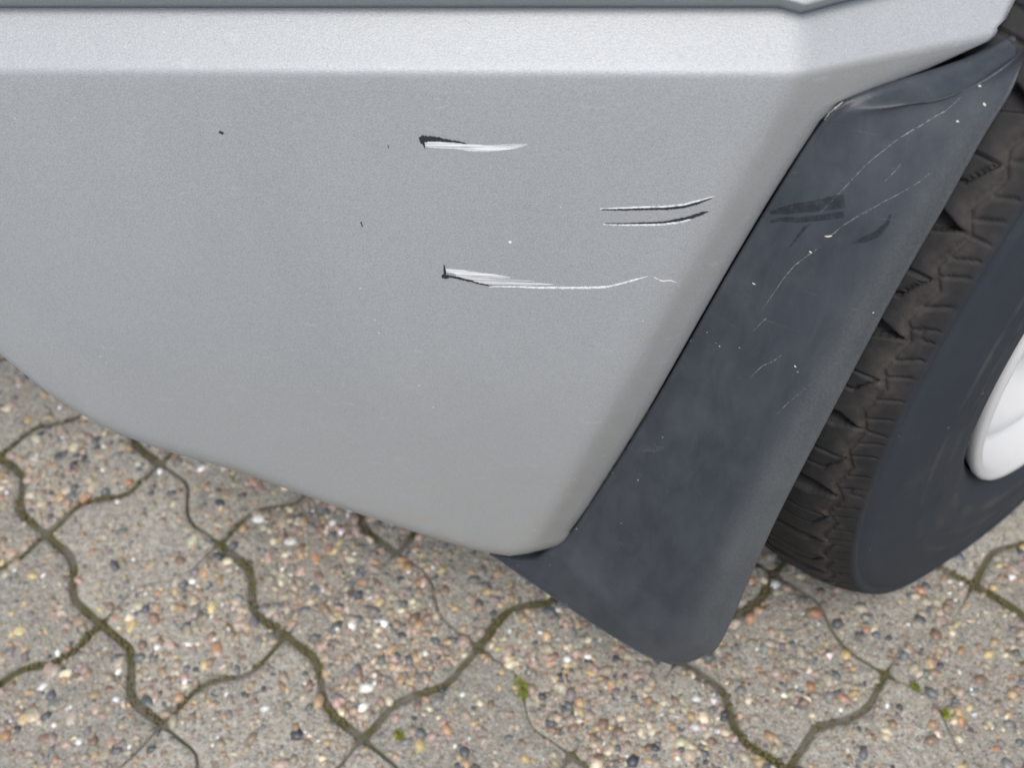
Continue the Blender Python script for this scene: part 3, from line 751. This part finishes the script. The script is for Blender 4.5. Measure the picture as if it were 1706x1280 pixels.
def sm(d, w, e): return np.clip((w - np.abs(d)) / e + .5, 0, 1)
def ph(a, x0): return (a - x0 + pl_ / 2) % pl_ - pl_ / 2
wob = .0007 * np.sin(TH * 57) + .0005 * np.sin(TH * 131 + 1)
skew = arc + .004 * xx + wob
depth = np.zeros_like(RR)
istread = np.zeros_like(RR); istread[:, nt0:nt1] = 1
saw = ((skew / (pl_ / 4)) % 1)
zz = .120 + .052 * np.where(saw < .65, saw / .65, (1 - saw) / .35) + .004 * np.sin(TH * 77)   # inner edge of the shoulder blocks
# slot that runs through to the shoulder, and wedge slot that stops short of it
dA, dC = ph(skew, 0), ph(skew, pl_ * .5)
slotA = np.maximum(sm(dA, .0008 + .0046 * np.clip((xx - .17) / .10, 0, 1), .0012), 0)
slotC = sm(dC, .0010 + .0060 * np.clip((xx - .16) / .14, 0, 1), .0012) * (xx > .155)
depth = np.maximum(depth, slotA * (.0022 + .0075 * np.clip((xx - .13) / .10, 0, 1)) * np.clip(xx / .02, 0, 1))
depth = np.maximum(depth, slotC * .0095)
# zigzag step between the rows, packed with dry mud
gz = sm((xx - zz) * .111, .0012, .0014); depth = np.maximum(depth, gz * .0026)
depth = np.maximum(depth, sm((xx - .66 - .05 * np.sin(TH * 68)) * .111, .003, .0012) * .009)
# chevron sipes
for p0 in (.22, .72):
    d0 = ph(skew, pl_ * p0)
    up_ = sm(d0, .0006, .0010) * (xx > .17)
    lo_ = sm(d0 - pl_ * .105, .0006, .0010) * (xx > .255)
    di_ = sm(d0 - pl_ * .105 * (xx - .17) / .085, .0009, .0012) * (xx > .165) * (xx < .26)
    depth = np.maximum(depth, np.maximum(np.maximum(up_, lo_), di_) * .0050)
# short cuts and hooks on the shoulder blocks
for p0 in (.07, .16, .30, .41, .57, .66, .80, .91):
    depth = np.maximum(depth, sm(ph(skew, pl_ * p0 + (xx - .05) * .05), .0006, .0010) * (xx < zz - .015) * (xx > .012) * .0024)
hook = sm(np.hypot(ph(skew, pl_ * .43), (xx - .055) * .16) - .0055, .0006, .0009) * (ph(skew, pl_ * .43) > -.003); depth = np.maximum(depth, hook * .0025)
rag = np.clip((.018 - xx) / .018, 0, 1) * np.clip(np.sin(TH * 210) + np.sin(TH * 343 + 2) - .3, 0, 1); depth = np.maximum(depth, rag * .0018)
dirt = np.clip(sm((xx - zz - .01) * .111, .0045, .008) * .95 + .12 * (xx < zz), 0, 1) * istread * (1 - slotA * .8) * (1 - slotC)
depth *= istread
RR = RR - depth
wallm = np.tile(np.concatenate([np.ones(nt0), np.zeros(nt1 - nt0), np.ones(len(wallp))]), (NTH, 1))
for k in (0, 1): wallm[:, nt1 + k] = .25 + .35 * k
X = RR * np.cos(TH); Z = RR * np.sin(TH)
# the tyre flattens where it stands
wz = X * sw.z + Y * n2.z + Z * z2.z + CW.z
lowm = np.clip((.05 - wz) / .05, 0, 1.3)
Y = Y + lowm ** 2 * .006 * np.sign(Y + .1)
pushed = np.clip(.0012 - wz, 0, None); Z = Z + pushed / z2.z
V = np.stack([X, Y, Z], -1).reshape(-1, 3)
ny = len(prof_y)
ii, jj = np.meshgrid(np.arange(NTH), np.arange(ny - 1), indexing='ij')
a = ii * ny + jj; b = ((ii + 1) % NTH) * ny + jj
FF = np.stack([a, b, b + 1, a + 1], -1).reshape(-1, 4)
me = bpy.data.meshes.new("tyre"); me.vertices.add(len(V)); me.vertices.foreach_set('co', V.ravel())
me.loops.add(len(FF) * 4); me.loops.foreach_set('vertex_index', FF.ravel().astype(np.int32))
me.polygons.add(len(FF)); me.polygons.foreach_set('loop_start', np.arange(0, len(FF) * 4, 4, dtype=np.int32)); me.polygons.foreach_set('use_smooth', [True] * len(FF))
me.update(calc_edges=True)
ringv = np.zeros(len(prof_y))
for r0 in (.3000, .2795, .2580):
    ringv += np.exp(-((prof_r - r0) / .0022) ** 2)
ringv[:nt1] = 0
ring = np.clip(ringv, 0, 1)[None, :] * (.35 + .65 * np.clip(np.sin(TH * 3 + 1) * .5 + .4, 0, 1))
for nm, arr in (("dirt", dirt), ("wall", wallm), ("ring", ring)):
    at = me.attributes.new(nm, 'FLOAT', 'POINT'); at.data.foreach_set('value', arr.ravel().astype(np.float32))
me.materials.append(M_TREAD)
tyre = bpy.data.objects.new("tyre", me); COL.objects.link(tyre); tyre.parent = wheel

# rim: flange, stepped well and a dished disc with round holes near the hub
rp = [(-.012, .222), (-.004, .2265), (.001, .2295), (.0050, .2300), (.0078, .2285), (.0086, .2255), (.0076, .2222), (.0045, .2195), (.000, .2175), (-.005, .2160), (-.013, .2145), (-.020, .2125), (-.0225, .2090), (-.0215, .2040), (-.0190, .1990), (-.0185, .1950), (-.022, .1900), (-.034, .1850), (-.050, .1810), (-.058, .176), (-.058, .168), (-.050, .155), (-.038, .13), (-.03, .10), (-.032, .085), (-.02, .07), (.0, .066), (.004, .06), (.004, .0)]
NR = 160
V = [(r * cos(2 * pi * i / NR), y, r * sin(2 * pi * i / NR)) for i in range(NR) for (y, r) in rp]
F = []
for i in range(NR):
    for j in range(len(rp) - 1):
        a = i * len(rp) + j; b = ((i + 1) % NR) * len(rp) + j; F.append((a, b, b + 1, a + 1))
rim = mesh_obj("rim", V, F, M_RIM, wheel)

# inner arch liner, arch wall and underbody
V = []
nl = 40
for i in range(nl + 1):
    a = radians(-12 + 204 * i / nl)
    for (y, r) in ((.115, .42), (.118, .43), (.20, .43), (.55, .43), (.55, .05)):
        q = np.array([.53, .54, .36]) + sB * (-r * cos(a)) - nB * (y - .115) + UP * (r * sin(a) * .93 - .02)
        V.append(q)
part("arch_liner", V, grid_faces(nl + 1, 5), M_DARK)
V = []
for (x, y) in ((-.5, .95), (-.3, .80), (-.1, .60), (.02, .50), (.06, .66), (.9, .78), (.9, 1.5), (-.5, 1.5)):
    V += [(x, y, .38), (x, y, .43)]
n = 8
F = [(2 * i, 2 * ((i + 1) % n), 2 * ((i + 1) % n) + 1, 2 * i + 1) for i in range(n)] + [tuple(range(0, 16, 2)), tuple(range(1, 16, 2))[::-1]]
part("underbody", V, F, M_GLASSLESS, smooth=False)
